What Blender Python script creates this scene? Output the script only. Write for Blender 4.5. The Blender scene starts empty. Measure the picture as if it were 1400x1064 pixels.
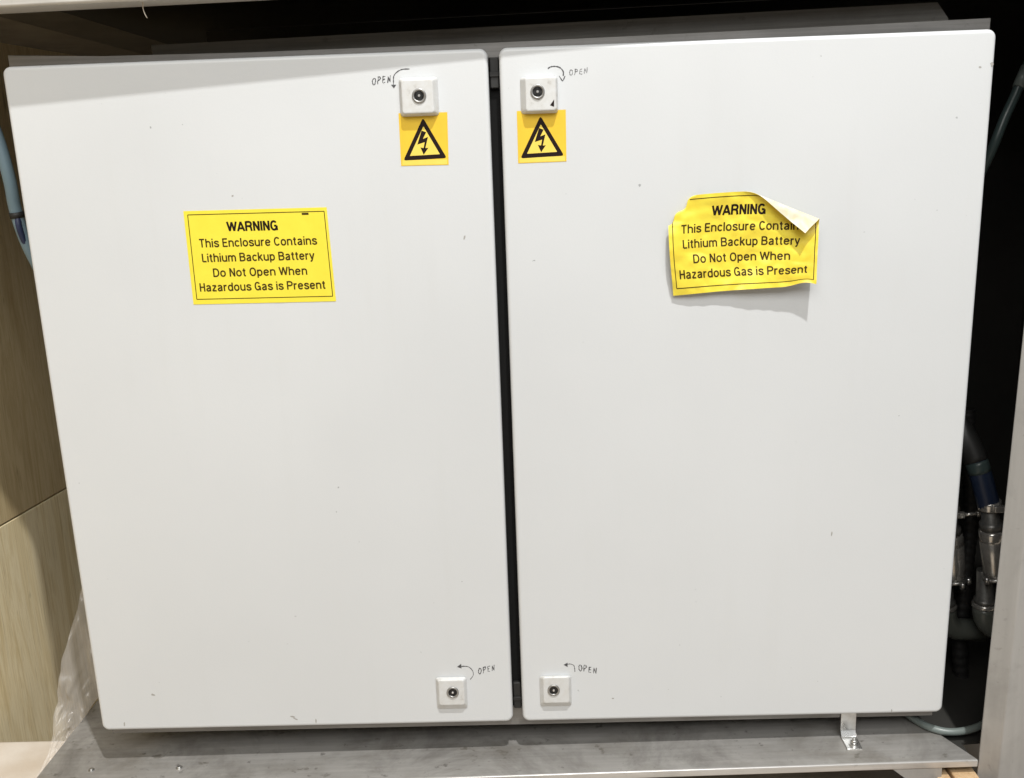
import bpy, bmesh, math, random
from mathutils import Vector, Matrix, noise
random.seed(7)
S = bpy.context.scene
COL = S.collection

# ------------------------------------------------------------------ camera, world, lamps, exposure
CAM = Vector((0.03143, -1.01329, 0.65445))
ROT = Matrix(((0.9992811, 0.0298677, 0.0233482),
              (0.0156085, 0.2371168, -0.9713557),
              (-0.0345484, 0.9710219, 0.2364802)))
FPX, PW, PH = 1310.0, 1400.0, 1064.0
cam = bpy.data.cameras.new('camera')
camo = bpy.data.objects.new('camera', cam); COL.objects.link(camo)
camo.matrix_world = Matrix.Translation(CAM) @ ROT.to_4x4()
cam.sensor_fit = 'HORIZONTAL'; cam.sensor_width = 36.0
cam.lens = FPX / PW * 36.0
cam.clip_start = 0.02; cam.clip_end = 60
S.camera = camo

world = bpy.data.worlds.new('World'); S.world = world; world.use_nodes = True
world.node_tree.nodes['Background'].inputs[0].default_value = (1.0, 0.97, 0.93, 1)
world.node_tree.nodes['Background'].inputs[1].default_value = 0.10

def area(name, loc, target, sx, sy, power, col):
    l = bpy.data.lights.new(name, 'AREA'); l.shape = 'RECTANGLE'; l.size = sx; l.size_y = sy
    l.energy = power; l.color = col
    o = bpy.data.objects.new(name, l); COL.objects.link(o); o.location = loc
    o.rotation_euler = (Vector(target) - Vector(loc)).to_track_quat('-Z', 'Y').to_euler()
    return o
area('ceiling_lamp', (0.48, -1.35, 3.35), (0, 0, .4), .06, .06, 98, (1.0, .985, .955))
area('ceiling_panel_warm', (-.35, -2.4, 2.5), (-.2, 0, .3), 2.0, 1.4, 50, (1.0, .98, .94))
area('ceiling_panel_cool', (1.05, -2.4, 2.5), (.1, 0, .35), 2.0, 1.4, 34, (.955, .985, 1.0))

S.view_settings.view_transform = 'Standard'; S.view_settings.look = 'None'
S.view_settings.gamma = 1; S.view_settings.use_curve_mapping = False
S.view_settings.exposure = 0.0
S.render.engine = 'CYCLES'
S.cycles.max_bounces = 8; S.cycles.transparent_max_bounces = 12
S.cycles.use_denoising = True

# ------------------------------------------------------------------ measuring helpers (photo pixel -> point at a real depth)
ROLL = -0.015                                  # the steel frame leans against the enclosure by about one degree
FR = Matrix.Rotation(ROLL, 3, 'Y')
def ray(px, py):
    return (ROT @ Vector(((px - PW / 2) / FPX, (PH / 2 - py) / FPX, -1))).normalized()
def at(ax, px, py, v=0.0):
    d = ray(px, py); return CAM + d * ((v - CAM[ax]) / d[ax])
def aty(px, py, y=0.0): return at(1, px, py, y)
def atx(px, py, x): return at(0, px, py, x)
def atf(ax, px, py, v):                        # in the leaning frame's own axes
    d = FR.transposed() @ ray(px, py); o = FR.transposed() @ CAM
    return o + d * ((v - o[ax]) / d[ax])

# ------------------------------------------------------------------ materials
def mat(name, col, rough=.5, metal=0.0, spec=.5):
    m = bpy.data.materials.new(name); m.use_nodes = True
    b = m.node_tree.nodes['Principled BSDF']
    b.inputs['Base Color'].default_value = (*col, 1); b.inputs['Roughness'].default_value = rough
    b.inputs['Metallic'].default_value = metal; b.inputs['Specular IOR Level'].default_value = spec
    return m
def nt(m): return m.node_tree.nodes, m.node_tree.links, m.node_tree.nodes['Principled BSDF']
def coords(m, scale=(1, 1, 1), rot=(0, 0, 0)):
    n, l, b = nt(m)
    t = n.new('ShaderNodeTexCoord'); mp = n.new('ShaderNodeMapping')
    mp.inputs['Scale'].default_value = scale; mp.inputs['Rotation'].default_value = rot
    l.new(t.outputs['Object'], mp.inputs[0]); return mp.outputs[0]
def noise_tex(m, vec, scale, detail=4, rough=.55, dist=0.0):
    n, l, b = nt(m); t = n.new('ShaderNodeTexNoise')
    t.inputs['Scale'].default_value = scale; t.inputs['Detail'].default_value = detail
    t.inputs['Roughness'].default_value = rough; t.inputs['Distortion'].default_value = dist
    l.new(vec, t.inputs['Vector']); return t.outputs['Fac']
def ramp(m, fac, stops):
    n, l, b = nt(m); r = n.new('ShaderNodeValToRGB')
    e = r.color_ramp.elements
    while len(e) < len(stops): e.new(.5)
    for k, (p, c) in enumerate(stops):
        e[k].position = p; e[k].color = (*c, 1) if len(c) == 3 else c
    l.new(fac, r.inputs[0]); return r.outputs[0]
def mixc(m, fac, a, b_, mode='MIX'):
    n, l, b = nt(m); x = n.new('ShaderNodeMix'); x.data_type = 'RGBA'; x.blend_type = mode
    for sock, v in ((0, fac), (6, a), (7, b_)):
        if isinstance(v, (int, float)): x.inputs[sock].default_value = v
        elif isinstance(v, tuple): x.inputs[sock].default_value = (*v, 1)
        else: l.new(v, x.inputs[sock])
    return x.outputs[2]
def bump(m, h, strength=.1, dist=.001):
    n, l, b = nt(m); k = n.new('ShaderNodeBump')
    k.inputs['Strength'].default_value = strength; k.inputs['Distance'].default_value = dist
    l.new(h, k.inputs['Height']); l.new(k.outputs[0], b.inputs['Normal'])
def setin(m, name, sock):
    n, l, b = nt(m); l.new(sock, b.inputs[name])
def g(v): return (v, v, v)

def powder_coat(name, col):
    m = mat(name, col, .36)
    v = coords(m)
    blotch = noise_tex(m, v, 3.1, 3, .5)
    c = ramp(m, blotch, [(.3, tuple(x * .965 for x in col)), (.7, tuple(min(1, x * 1.02) for x in col))])
    # a little grime: sparse specks and faint vertical wipe marks that belong to the paint
    sp = noise_tex(m, v, 160, 2, .4)
    spots = ramp(m, sp, [(.752, g(0)), (.775, g(1))])
    sp2 = noise_tex(m, v, 9, 2, .5)
    gate = ramp(m, sp2, [(.5, g(0)), (.62, g(1))])
    both = mixc(m, 1.0, spots, gate, 'MULTIPLY')
    c = mixc(m, both, c, tuple(x * .55 for x in col))
    wipe = noise_tex(m, coords(m, (14, 14, 1.2)), 2.2, 4, .6)
    wr = ramp(m, wipe, [(.55, g(0)), (.8, g(.10))])
    c = mixc(m, wr, c, tuple(x * k for x, k in zip(col, (.82, .80, .74))))
    setin(m, 'Base Color', c)
    rr = ramp(m, noise_tex(m, v, 6, 5, .6), [(.3, g(.32)), (.7, g(.46))]); setin(m, 'Roughness', rr)
    h1 = noise_tex(m, v, 420, 2, .5); h2 = noise_tex(m, v, 5, 2, .4)
    mm = nt(m)[0].new('ShaderNodeMath'); mm.operation = 'MULTIPLY_ADD'; mm.inputs[1].default_value = 6.0
    nt(m)[1].new(h2, mm.inputs[0]); nt(m)[1].new(h1, mm.inputs[2])
    bump(m, mm.outputs[0], .10, .0006)
    return m
M_DOOR = powder_coat('white_powder_coat', (.628, .646, .660))
M_BODY = mat('enclosure_grey', (.34, .335, .32), .45)
M_LOCK = mat('lock_plastic_white', (.64, .65, .65), .42)
setin(M_LOCK, 'Base Color', ramp(M_LOCK, noise_tex(M_LOCK, coords(M_LOCK), 120, 4, .65), [(.38, (.64, .65, .65)), (.62, (.60, .60, .585)), (.74, (.46, .45, .43))]))
M_LOCKEDGE = M_LOCK

def steel(name, lo, hi, metal=.75, rough=(.36, .6), grain=(1.2, 60, 60), dirt=.5):
    m = mat(name, hi, .45, metal)
    v = coords(m, grain)
    st = noise_tex(m, v, 6, 5, .6)
    c = ramp(m, st, [(.3, lo), (.72, hi)])
    big = noise_tex(m, coords(m), 7, 6, .65, .6)
    d = ramp(m, big, [(.5, g(0)), (.68, g(dirt))])
    c = mixc(m, d, c, (.10, .09, .078))
    fine = ramp(m, noise_tex(m, coords(m), 85, 3, .6), [(.64, g(0)), (.74, g(dirt * .9))])
    c = mixc(m, fine, c, (.07, .06, .05))
    setin(m, 'Base Color', c)
    setin(m, 'Roughness', ramp(m, big, [(.3, g(rough[0])), (.7, g(rough[1]))]))
    bump(m, st, .08, .0006)
    return m
M_SHELF = steel('worn_stainless_shelf', (.39, .378, .36), (.475, .46, .44), .5, (.36, .62), (1.2, 34, 34), .62)
def stain(m, col, scale, lo, hi, amt, stretch=(1, 1, 1)):
    n, l, b = nt(m); old = b.inputs['Base Color'].links[0].from_socket
    f = ramp(m, noise_tex(m, coords(m, stretch), scale, 6, .62, .25), [(lo, g(0)), (hi, g(amt))])
    setin(m, 'Base Color', mixc(m, f, old, col))
stain(M_SHELF, (.22, .20, .17), 16, .50, .74, .55, (1, 1.5, 1))
stain(M_SHELF, (.13, .115, .09), 34, .63, .70, .6, (1, 1.4, 1))
M_LIP = steel('bright_bent_edge', (.5, .49, .475), (.68, .665, .645), .5, (.3, .45), dirt=.25)
M_POST = steel('post_steel', (.37, .365, .355), (.44, .435, .425), .35, (.42, .6), (14, 14, 1), .3)
M_BEAM = steel('beam_steel', (.50, .48, .45), (.62, .60, .565), .3, (.4, .55), dirt=.15)
M_DARK = mat('shadowed_interior_panel', (.028, .027, .024), .7)  # near-black base colour carries the shade of the cavity
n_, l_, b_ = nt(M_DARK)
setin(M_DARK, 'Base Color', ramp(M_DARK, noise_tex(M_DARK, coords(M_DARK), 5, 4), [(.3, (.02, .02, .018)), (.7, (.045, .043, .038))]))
M_ROOFB = steel('roof_bounce_tone', (.22, .19, .15), (.28, .25, .20), .1, (.5, .7), (3, 3, 3), .3)  # roof underside with bounce light put into its colour
M_ROOFD = steel('roof_fade_tone', (.11, .098, .08), (.15, .135, .11), .1, (.5, .7), (3, 3, 3), .3)  # darker copy for the roof's fade to black, shade painted as colour
M_RAIL = steel('rail_grey', (.15, .143, .13), (.21, .203, .185), .3, (.45, .6), dirt=.3)
M_CHAN = steel('gutter_steel', (.20, .195, .185), (.28, .27, .26), .55, (.3, .5), dirt=.3)
M_ZINC = steel('zinc_bright', (.55, .55, .54), (.78, .77, .75), .9, (.18, .34), (9, 9, 9), .35)
M_FIT = steel('fitting_steel', (.55, .53, .50), (.80, .78, .74), .75, (.16, .30), (30, 30, 30), .3)
M_FITD = steel('fitting_dark', (.16, .16, .155), (.27, .265, .25), .6, (.3, .45), (30, 30, 30), .3)
M_GREEN = mat('elbow_grey_green', (.12, .13, .115), .3)
M_CHROME = mat('lock_metal', (.36, .355, .345), .38, .7)
M_WING = mat('lock_wing_dark', (.02, .02, .02), .35, .5)
M_PIN = mat('lock_pin', (.62, .61, .60), .3, .6)
M_HOLE = mat('lock_recess', (.012, .012, .012), .5)
M_GASKET = mat('black_gasket', (.006, .006, .006), .8, 0, .2)
M_CATCH = mat('catch_blackened', (.016, .016, .015), .6)
M_INK = mat('black_print', (.012, .005, .004), .6, 0, .2)
M_BROWNINK = mat('weathered_print', (.050, .030, .006), .6, 0, .2)
M_PEN = mat('pen_ink', (.07, .07, .075), .6)
M_PENF = mat('pen_ink_faded', (.17, .17, .175), .6)
M_SCUFF = mat('scuff_grey', (.36, .35, .33), .6)
def sticker_mat(name, col, col2):
    m = mat(name, col, .38)
    setin(m, 'Base Color', ramp(m, noise_tex(m, coords(m), 38, 4, .6), [(.3, col2), (.66, col)]))
    bump(m, noise_tex(m, coords(m), 90, 3), .08, .0006)
    return m
M_YEL = sticker_mat('sticker_yellow', (.87, .74, .065), (.83, .69, .055))
M_YEL2 = sticker_mat('sticker_yellow_worn', (.87, .73, .07), (.80, .61, .05))
M_MARGIN = mat('sticker_margin', (.80, .66, .15), .4)
M_AMBER = sticker_mat('sticker_amber', (.83, .56, .045), (.79, .51, .04))
M_AMBERP = sticker_mat('sticker_amber_pale', (.86, .68, .13), (.83, .62, .10))
M_BACK = mat('sticker_backing', (.70, .68, .58), .5)
setin(M_BACK, 'Base Color', ramp(M_BACK, noise_tex(M_BACK, coords(M_BACK), 45, 4, .6, .5), [(.4, (.72, .71, .64)), (.62, (.68, .62, .40))]))
M_BLUE = mat('blue_hose', (.014, .026, .062), .45)
M_LBLUE = mat('pale_blue_hose', (.17, .25, .30), .45)
M_NAVY = mat('navy_cable', (.02, .03, .08), .5)
M_TUBE = mat('grey_green_tube', (.17, .20, .19), .35)
M_TEAL = mat('dark_teal_tube', (.05, .075, .075), .35)
M_THREAD = mat('pale_thread', (.55, .50, .42), .8)
M_RUB = mat('black_rubber', (.02, .02, .02), .55)

def plywood(name, a, b, c3):
    m = mat(name, a, .62)
    w = noise_tex(m, coords(m, (7, 7, .5)), 2.6, 7, .66, 2.2)
    c = ramp(m, w, [(.30, c3), (.42, a), (.50, b), (.56, a), (.62, b), (.78, c3)])
    f = ramp(m, noise_tex(m, coords(m, (160, 160, 3.5)), 4, 4, .7), [(.50, g(0)), (.72, g(.55))])
    c = mixc(m, f, c, tuple(x * .72 for x in c3))
    k = ramp(m, noise_tex(m, coords(m, (26, 26, 9)), 2.2, 2, .5), [(.70, g(0)), (.78, g(.6))])
    c = mixc(m, k, c, tuple(x * .6 for x in c3))
    setin(m, 'Base Color', c); bump(m, f, .15, .0008)
    return m
M_PLY = plywood('plywood', (.74, .61, .36), (.84, .73, .49), (.58, .44, .22))
M_PLYU = plywood('plywood_shaded', (.48, .37, .20), (.56, .45, .26), (.38, .28, .13))  # same plywood darkened: the upper board's shade is in its colour
M_PALLET = plywood('pallet_pine', (.55, .36, .19), (.62, .44, .26), (.40, .25, .12))
M_FLOOR = mat('dusty_floor', (.42, .365, .30), .75)
setin(M_FLOOR, 'Base Color', ramp(M_FLOOR, noise_tex(M_FLOOR, coords(M_FLOOR), 9, 5), [(.3, (.38, .32, .25)), (.7, (.55, .48, .40))]))
M_FILM = bpy.data.materials.new('clear_film'); M_FILM.use_nodes = True
n = M_FILM.node_tree.nodes; l = M_FILM.node_tree.links
n.remove(n['Principled BSDF'])
tr = n.new('ShaderNodeBsdfTransparent'); gl = n.new('ShaderNodeBsdfPrincipled'); mx = n.new('ShaderNodeMixShader')
gl.inputs['Base Color'].default_value = (.74, .70, .66, 1); gl.inputs['Roughness'].default_value = .2
gl.inputs['Specular IOR Level'].default_value = 1.0
mx.inputs[0].default_value = .30
l.new(tr.outputs[0], mx.inputs[1]); l.new(gl.outputs[0], mx.inputs[2])
l.new(mx.outputs[0], n['Material Output'].inputs[0])

# ------------------------------------------------------------------ mesh helpers
class MB:
    """collects geometry and links it as ONE mesh object"""
    def __init__(s): s.bm = bmesh.new(); s.mi = 0
    def _m(s, faces, smooth=False):
        for f in faces: f.material_index = s.mi; f.smooth = smooth
    def face(s, pts, smooth=False):
        f = s.bm.faces.new([s.bm.verts.new(p) for p in pts]); s._m([f], smooth); return f
    def box(s, a, b, bev=0.0, seg=2, shear=None):
        r = bmesh.ops.create_cube(s.bm, size=1); vs = r['verts']
        a, b = Vector(a), Vector(b)
        for v in vs:
            v.co = Vector(((a[i] + b[i]) / 2 + v.co[i] * (b[i] - a[i]) for i in range(3)))
        fs = list({f for v in vs for f in v.link_faces}); s._m(fs)
        if bev:
            es = list({e for v in vs for e in v.link_edges})
            o = bmesh.ops.bevel(s.bm, geom=es, offset=bev, segments=seg, profile=.5, affect='EDGES')
            s._m(o['faces'], True)
            vs = list({v for f in o['faces'] for v in f.verts} | {v for v in vs if v.is_valid})
        if shear:
            for v in vs: v.co = shear(v.co)
        return s
    def prism(s, pts, y0, y1, axis=1, bev=0.0):
        """polygon in the two other axes, extruded along axis"""
        def P(p, t):
            q = list(p); q.insert(axis, t); return q
        lo = [s.bm.verts.new(P(p, y0)) for p in pts]; hi = [s.bm.verts.new(P(p, y1)) for p in pts]
        fs = [s.bm.faces.new(lo), s.bm.faces.new(hi[::-1])]
        k = len(pts)
        for i in range(k): fs.append(s.bm.faces.new((lo[i], hi[i], hi[(i + 1) % k], lo[(i + 1) % k])))
        s._m(fs)
        if bev:
            es = list({e for f in fs for e in f.edges})
            o = bmesh.ops.bevel(s.bm, geom=es, offset=bev, segments=2, profile=.5, affect='EDGES'); s._m(o['faces'], True)
        return s
    def tube(s, pts, rad, seg=14, cap=True):
        """round sweep along points; rad is one radius or one per point"""
        pts = [Vector(p) for p in pts]
        rad = rad if isinstance(rad, (list, tuple)) else [rad] * len(pts)
        rings = []; up = None
        for i, p in enumerate(pts):
            a = pts[max(0, i - 1)]; b = pts[min(len(pts) - 1, i + 1)]
            t = (b - a)
            if t.length < 1e-9: t = pts[-1] - pts[0]
            t.normalize()
            if up is None: up = t.orthogonal().normalized()
            up = (up - t * up.dot(t)).normalized(); w = t.cross(up)
            rings.append([s.bm.verts.new(p + (up * math.cos(2 * math.pi * k / seg) + w * math.sin(2 * math.pi * k / seg)) * rad[i]) for k in range(seg)])
        fs = []
        for r0, r1 in zip(rings, rings[1:]):
            for k in range(seg): fs.append(s.bm.faces.new((r0[k], r0[(k + 1) % seg], r1[(k + 1) % seg], r1[k])))
        s._m(fs, True)
        if cap: s._m([s.bm.faces.new(rings[0][::-1]), s.bm.faces.new(rings[-1])])
        return s
    def ribbon(s, pts, w, y):
        """flat pen stroke on the door, pts are (x, z)"""
        pts = [Vector((p[0], 0, p[1])) for p in pts]
        L = []
        for i, p in enumerate(pts):
            t = pts[min(len(pts) - 1, i + 1)] - pts[max(0, i - 1)]
            if t.length < 1e-9: t = Vector((1, 0, 0))
            t.normalize(); nn = Vector((-t.z, 0, t.x)) * w * .5 * random.uniform(.45, 1.25)
            L.append((s.bm.verts.new((p.x + nn.x, y, p.z + nn.z)), s.bm.verts.new((p.x - nn.x, y, p.z - nn.z))))
        for a, b in zip(L, L[1:]): s._m([s.bm.faces.new((a[0], a[1], b[1], b[0]))])
        return s
    def build(s, name, mats, parent=None, org=None, normals=True):
        if normals: bmesh.ops.recalc_face_normals(s.bm, faces=s.bm.faces[:])
        me = bpy.data.meshes.new(name)
        if parent is not None and org is None: org = parent.get('_org')
        if org is not None:
            bmesh.ops.translate(s.bm, verts=s.bm.verts[:], vec=-Vector(org))
        s.bm.to_mesh(me); s.bm.free()
        for m in (mats if isinstance(mats, (list, tuple)) else [mats]): me.materials.append(m)
        o = bpy.data.objects.new(name, me); COL.objects.link(o)
        if parent is not None: o.parent = parent
        elif org is not None: o.location = org
        if org is not None: ORG[o.name] = tuple(org)
        return o
ORG = {}
def build(mb, name, mats, parent=None, org=None, normals=True):
    if parent is not None: org = ORG.get(parent.name, (0, 0, 0))
    o = mb.build(name, mats, parent, org, normals)
    ORG[o.name] = tuple(org) if org is not None else (0, 0, 0)
    return o
def tag(o, label, cat, group=None):
    o['label'] = label; o['category'] = cat
    if group: o['group'] = group
    return o
def thing(name, loc, label, cat, group=None):
    o = bpy.data.objects.new(name, None); o.empty_display_size = .02; COL.objects.link(o); o.location = loc
    ORG[o.name] = tuple(loc); return tag(o, label, cat, group)

# ------------------------------------------------------------------ the setting: floor
FZ = -0.30
b = MB(); b.face([(-6, -6, FZ), (6, -6, FZ), (6, 6, FZ), (-6, 6, FZ)])
o = build(b, 'floor', M_FLOOR); o['kind'] = 'structure'

# ------------------------------------------------------------------ plywood crate wall on the left: two boards with a seam
W0 = Vector((-.735, .165, 0)); WD = Vector((math.sin(math.radians(6)), math.cos(math.radians(6)), 0)); WN = Vector((-WD.y, WD.x, 0))
def on_wall(px, py):
    d = ray(px, py); return CAM + d * ((W0 - CAM).dot(WN) / d.dot(WN))
seam_a, seam_b = on_wall(0, 720), on_wall(87, 670)
sa, sb = (seam_a - W0).dot(WD), (seam_b - W0).dot(WD)
def seam_z(s): return seam_a.z + (seam_b.z - seam_a.z) * (s - sa) / (sb - sa)
def board(name, s0, s1, z0f, z1f, m, label):
    bb = MB()
    def P(s, z, t): return W0 + WD * s + WN * t + Vector((0, 0, z))
    for t0, t1 in ((0, .015),):
        q = [(s0, z0f(s0)), (s1, z0f(s1)), (s1, z1f(s1)), (s0, z1f(s0))]
        lo = [bb.bm.verts.new(P(s, z, t0)) for s, z in q]; hi = [bb.bm.verts.new(P(s, z, t1)) for s, z in q]
        fs = [bb.bm.faces.new(lo), bb.bm.faces.new(hi[::-1])] + [bb.bm.faces.new((lo[i], hi[i], hi[(i + 1) % 4], lo[(i + 1) % 4])) for i in range(4)]
        bmesh.ops.bevel(bb.bm, geom=list({e for f in fs for e in f.edges}), offset=.0008, segments=1, affect='EDGES')
    return tag(build(bb, name, m, None, W0 + Vector((0, 0, FZ))), label, 'plywood board')
board('plywood_board', -.8, 1.3, lambda s: FZ + .002, lambda s: seam_z(s) - .0012, M_PLY, 'pale lower plywood board left of the cabinet, below the dark seam')
board('plywood_board', -.8, 1.3, lambda s: seam_z(s) + .0012, lambda s: 1.25, M_PLYU, 'upper plywood board with shade in its brown colour, left of the cabinet, above the dark seam')
# backing batten behind the seam keeps it dark
bb = MB()
q = [(-.8, seam_z(-.8)), (1.3, seam_z(1.3))]
p0, p1 = (W0 + WD * s + WN * .034 + Vector((0, 0, z)) for s, z in q)
bb.tube([p0, p1], .018, 6)
tag(build(bb, 'seam_batten', M_DARK), 'dark batten behind the seam between the two plywood boards', 'batten')

# ------------------------------------------------------------------ steel frame that carries the cabinet
frame = thing('steel_frame', (0, 0, 0), 'grey stainless steel frame of shelf, post and top beam around the white cabinet', 'frame')
frame.rotation_euler = (0, ROLL, 0)
SH = -0.045
b = MB(); b.prism([(-.5826, -.036), (.526, -.036), (.49, .045), (.49, .35), (-.5826, .35)], SH - .003, SH, axis=2)
shelf = build(b, 'shelf', M_SHELF, frame)
b = MB(); b.box((-.5826, -.0395, SH - .0085), (.5265, -.0358, SH + .0004), .0012, 2)
build(b, 'front_lip', M_LIP, shelf)
b = MB(); b.box((-.5826, -.0365, SH - .012), (-.5796, .35, SH - .0028))
build(b, 'side_lip', M_SHELF, shelf)
lean = lambda c: Vector((c.x + .027 * (c.z + .04), c.y, c.z))
b = MB(); b.prism([(.5286, -.035), (.5455, -.0490), (.6205, -.0490), (.6205, .004), (.552, .004)], FZ + .001, .86, axis=2, bev=.0012)
for v in b.bm.verts: v.co = lean(v.co)
post = build(b, 'post', M_POST, frame)
b = MB(); b.prism([(.430, SH - .0082), (.486, SH - .0082), (.486, -.094), (.478, -.094)], -.0388, -.0362)
build(b, 'gusset_plate', M_POST, frame)
# top beam, skewed by two degrees
def beam(c): return Vector((c.x, c.y - .047 + .024 * (c.x + .47), c.z))
bl = atf(1, 95, 6, -.044)
b = MB(); b.box((-1.15, 0, bl.z), (.75, .038, bl.z + .06), .0025, 2, beam)
build(b, 'top_beam', M_BEAM, frame)
b = MB(); b.box((-.58, .003, bl.z + .030), (-.5005, 1.25, bl.z + .0335)); build(b, 'roof_shade_step', M_ROOFD, frame)  # middle step of the shade painted across the roof underside
b = MB(); b.box((-.50, .003, bl.z + .03), (.78, 1.25, bl.z + .033)); build(b, 'roof_panel', M_DARK, frame)  # runs far back to block outside light; near-black colour is painted shade
b = MB(); b.box((-1.1, .003, bl.z + .030), (-.5805, 1.25, bl.z + .034)); build(b, 'roof_shade_step', M_ROOFB, frame)  # left step of the roof, coloured as lit by bounce
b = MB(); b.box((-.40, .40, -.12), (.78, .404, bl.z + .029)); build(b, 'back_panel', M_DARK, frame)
b = MB(); b.box((-.95, 1.2, -.12), (-.3, 1.204, bl.z + .029)); build(b, 'rear_light_block', M_DARK, frame)  # added far behind to keep world light out of the cavity
b = MB(); b.prism([(.470, -.0335), (.5265, -.0335), (.5270, .006), (.76, .02), (.76, .399), (.470, .399)], -.0555, -.0525, axis=2); build(b, 'gap_shade_sheet', M_DARK, frame)  # dark sheet added under the right gap to cover the lit floor
b = MB(); b.box((.76, .0, -.12), (.764, .399, bl.z + .029)); b.box((.622, -.046, -.12), (.762, -.042, .85)); build(b, 'side_light_block', M_DARK, frame)  # unseen side and front sheets added to keep the right interior dark
# hex bolts in the shelf
def hexbolt(c, r, h, seat):
    bb = MB(); x, y = c
    bb.tube([(x, y, SH), (x, y, SH + h * .3)], r * 1.45, 18)
    bb.tube([(x, y, SH + h * .3), (x, y, SH + h)], [r, r * .93], 6)
    return build(bb, 'bolt', M_ZINC if seat else M_FIT, shelf)
for px, py, r, h in ((125, 1053, .0026, .002), (245, 1050, .0028, .0022)):
    p = atf(2, px, py, SH); hexbolt((p.x, p.y), r, h, 1)

# cross rail lying on the back of the cabinet roof (part of the frame)
y0 = .055
rp = [(-.3525, .742 + .018), (.4855, .755), (.4855, .7705), (.4735, .7868), (-.3525, .7868)]
b = MB(); b.prism(rp, y0, y0 + .004); b.box((-.3525, y0 + .0042, .7838), (.4735, y0 + .05, .7866))
rail = build(b, 'cross_rail', M_RAIL, frame)
# loose thread hanging from the beam
b = MB(); pts = []
for k in range(11):
    t = k / 10; p = aty(199 - 7 * math.sin(t * 2.6) + 6 * t, -8 + 33 * t, -.032); pts.append(p)
b.tube(pts, [.0008 - .0004 * k / 10 for k in range(11)], 6)
tag(build(b, 'loose_thread', M_THREAD), 'pale frayed thread hanging from the top beam above the left door', 'thread')

# ------------------------------------------------------------------ the white two-door enclosure
enc = thing('electrical_enclosure', (0, .1, -.014), 'white powder coated two door electrical enclosure with four square locks', 'enclosure')
b = MB()
b.box((-.492, .0215, -.013), (.492, .23, .7595), .003, 2)
body = build(b, 'body', M_BODY, enc)
b = MB()
b.prism([(-.5, .752), (.5008, .752), (.5008, .7722), (.25, .7690), (.0, .7667), (-.25, .7664), (-.40, .7682), (-.5, .7728)], .0175, .0205, bev=.0006)
build(b, 'top_gutter', M_CHAN, enc)
b = MB(); b.box((-.497, .0185, -.0155), (.497, .0214, .010), .0006, 1)
build(b, 'bottom_flange', M_CHAN, enc)
b = MB(); b.box((-.008, .0160, .012), (.008, .0213, .7505), .001, 1); build(b, 'centre_strip', M_GASKET, enc)
# small catches seen in the slot between the doors
for z0, z1 in ((.722, .752), (.012, .046)):
    b = MB(); b.box((-.0042, .010, z0), (.0048, .0158, z1), .001, 2); b.box((-.0046, .0085, z0 + .011), (.0052, .0099, z0 + .016), .0005, 1)
    build(b, 'latch_catch', M_CATCH, enc)

def rrect(x0, x1, z0, z1, r, k=7):
    out = []
    for cx, cz, a0 in ((x1 - r, z1 - r, 0), (x0 + r, z1 - r, 90), (x0 + r, z0 + r, 180), (x1 - r, z0 + r, 270)):
        for i in range(k + 1):
            a = math.radians(a0 + 90 * i / k); out.append((cx + r * math.cos(a), cz + r * math.sin(a)))
    return out
def pan(mb, x0, x1, z0, z1, r, prof, back=True):
    """rounded slab: prof = list of (inset, y) from the front face backwards"""
    rings = []
    for ins, y in prof:
        rings.append([mb.bm.verts.new((x, y, z)) for x, z in rrect(x0 + ins, x1 - ins, z0 + ins, z1 - ins, max(r - ins, .0008))])
    k = len(rings[0]); fs = []
    for a, c in zip(rings, rings[1:]):
        for i in range(k): fs.append(mb.bm.faces.new((a[i], a[(i + 1) % k], c[(i + 1) % k], c[i])))
    mb._m(fs, True)
    mb._m([mb.bm.faces.new(rings[0][::-1])])
    if back: mb._m([mb.bm.faces.new(rings[-1])])
DPROF = [(.0042, 0.0), (.0030, .00012), (.0019, .0006), (.0010, .0014), (.0003, .0026), (0, .0042), (0, .0155), (.001, .0165)]
doors = {}
for side, x0, x1, lab in (('l', -.4997, -.0056, 'left door'), ('r', .0057, .5003, 'right door')):
    b = MB(); pan(b, x0, x1, 0, .7600, .0085, DPROF)
    doors[side] = build(b, 'door', M_DOOR, enc)
    doors[side]['label'] = {'l': 'left hand white door with a flat warning sticker', 'r': 'right hand white door with a peeling warning sticker'}[side]

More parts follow.
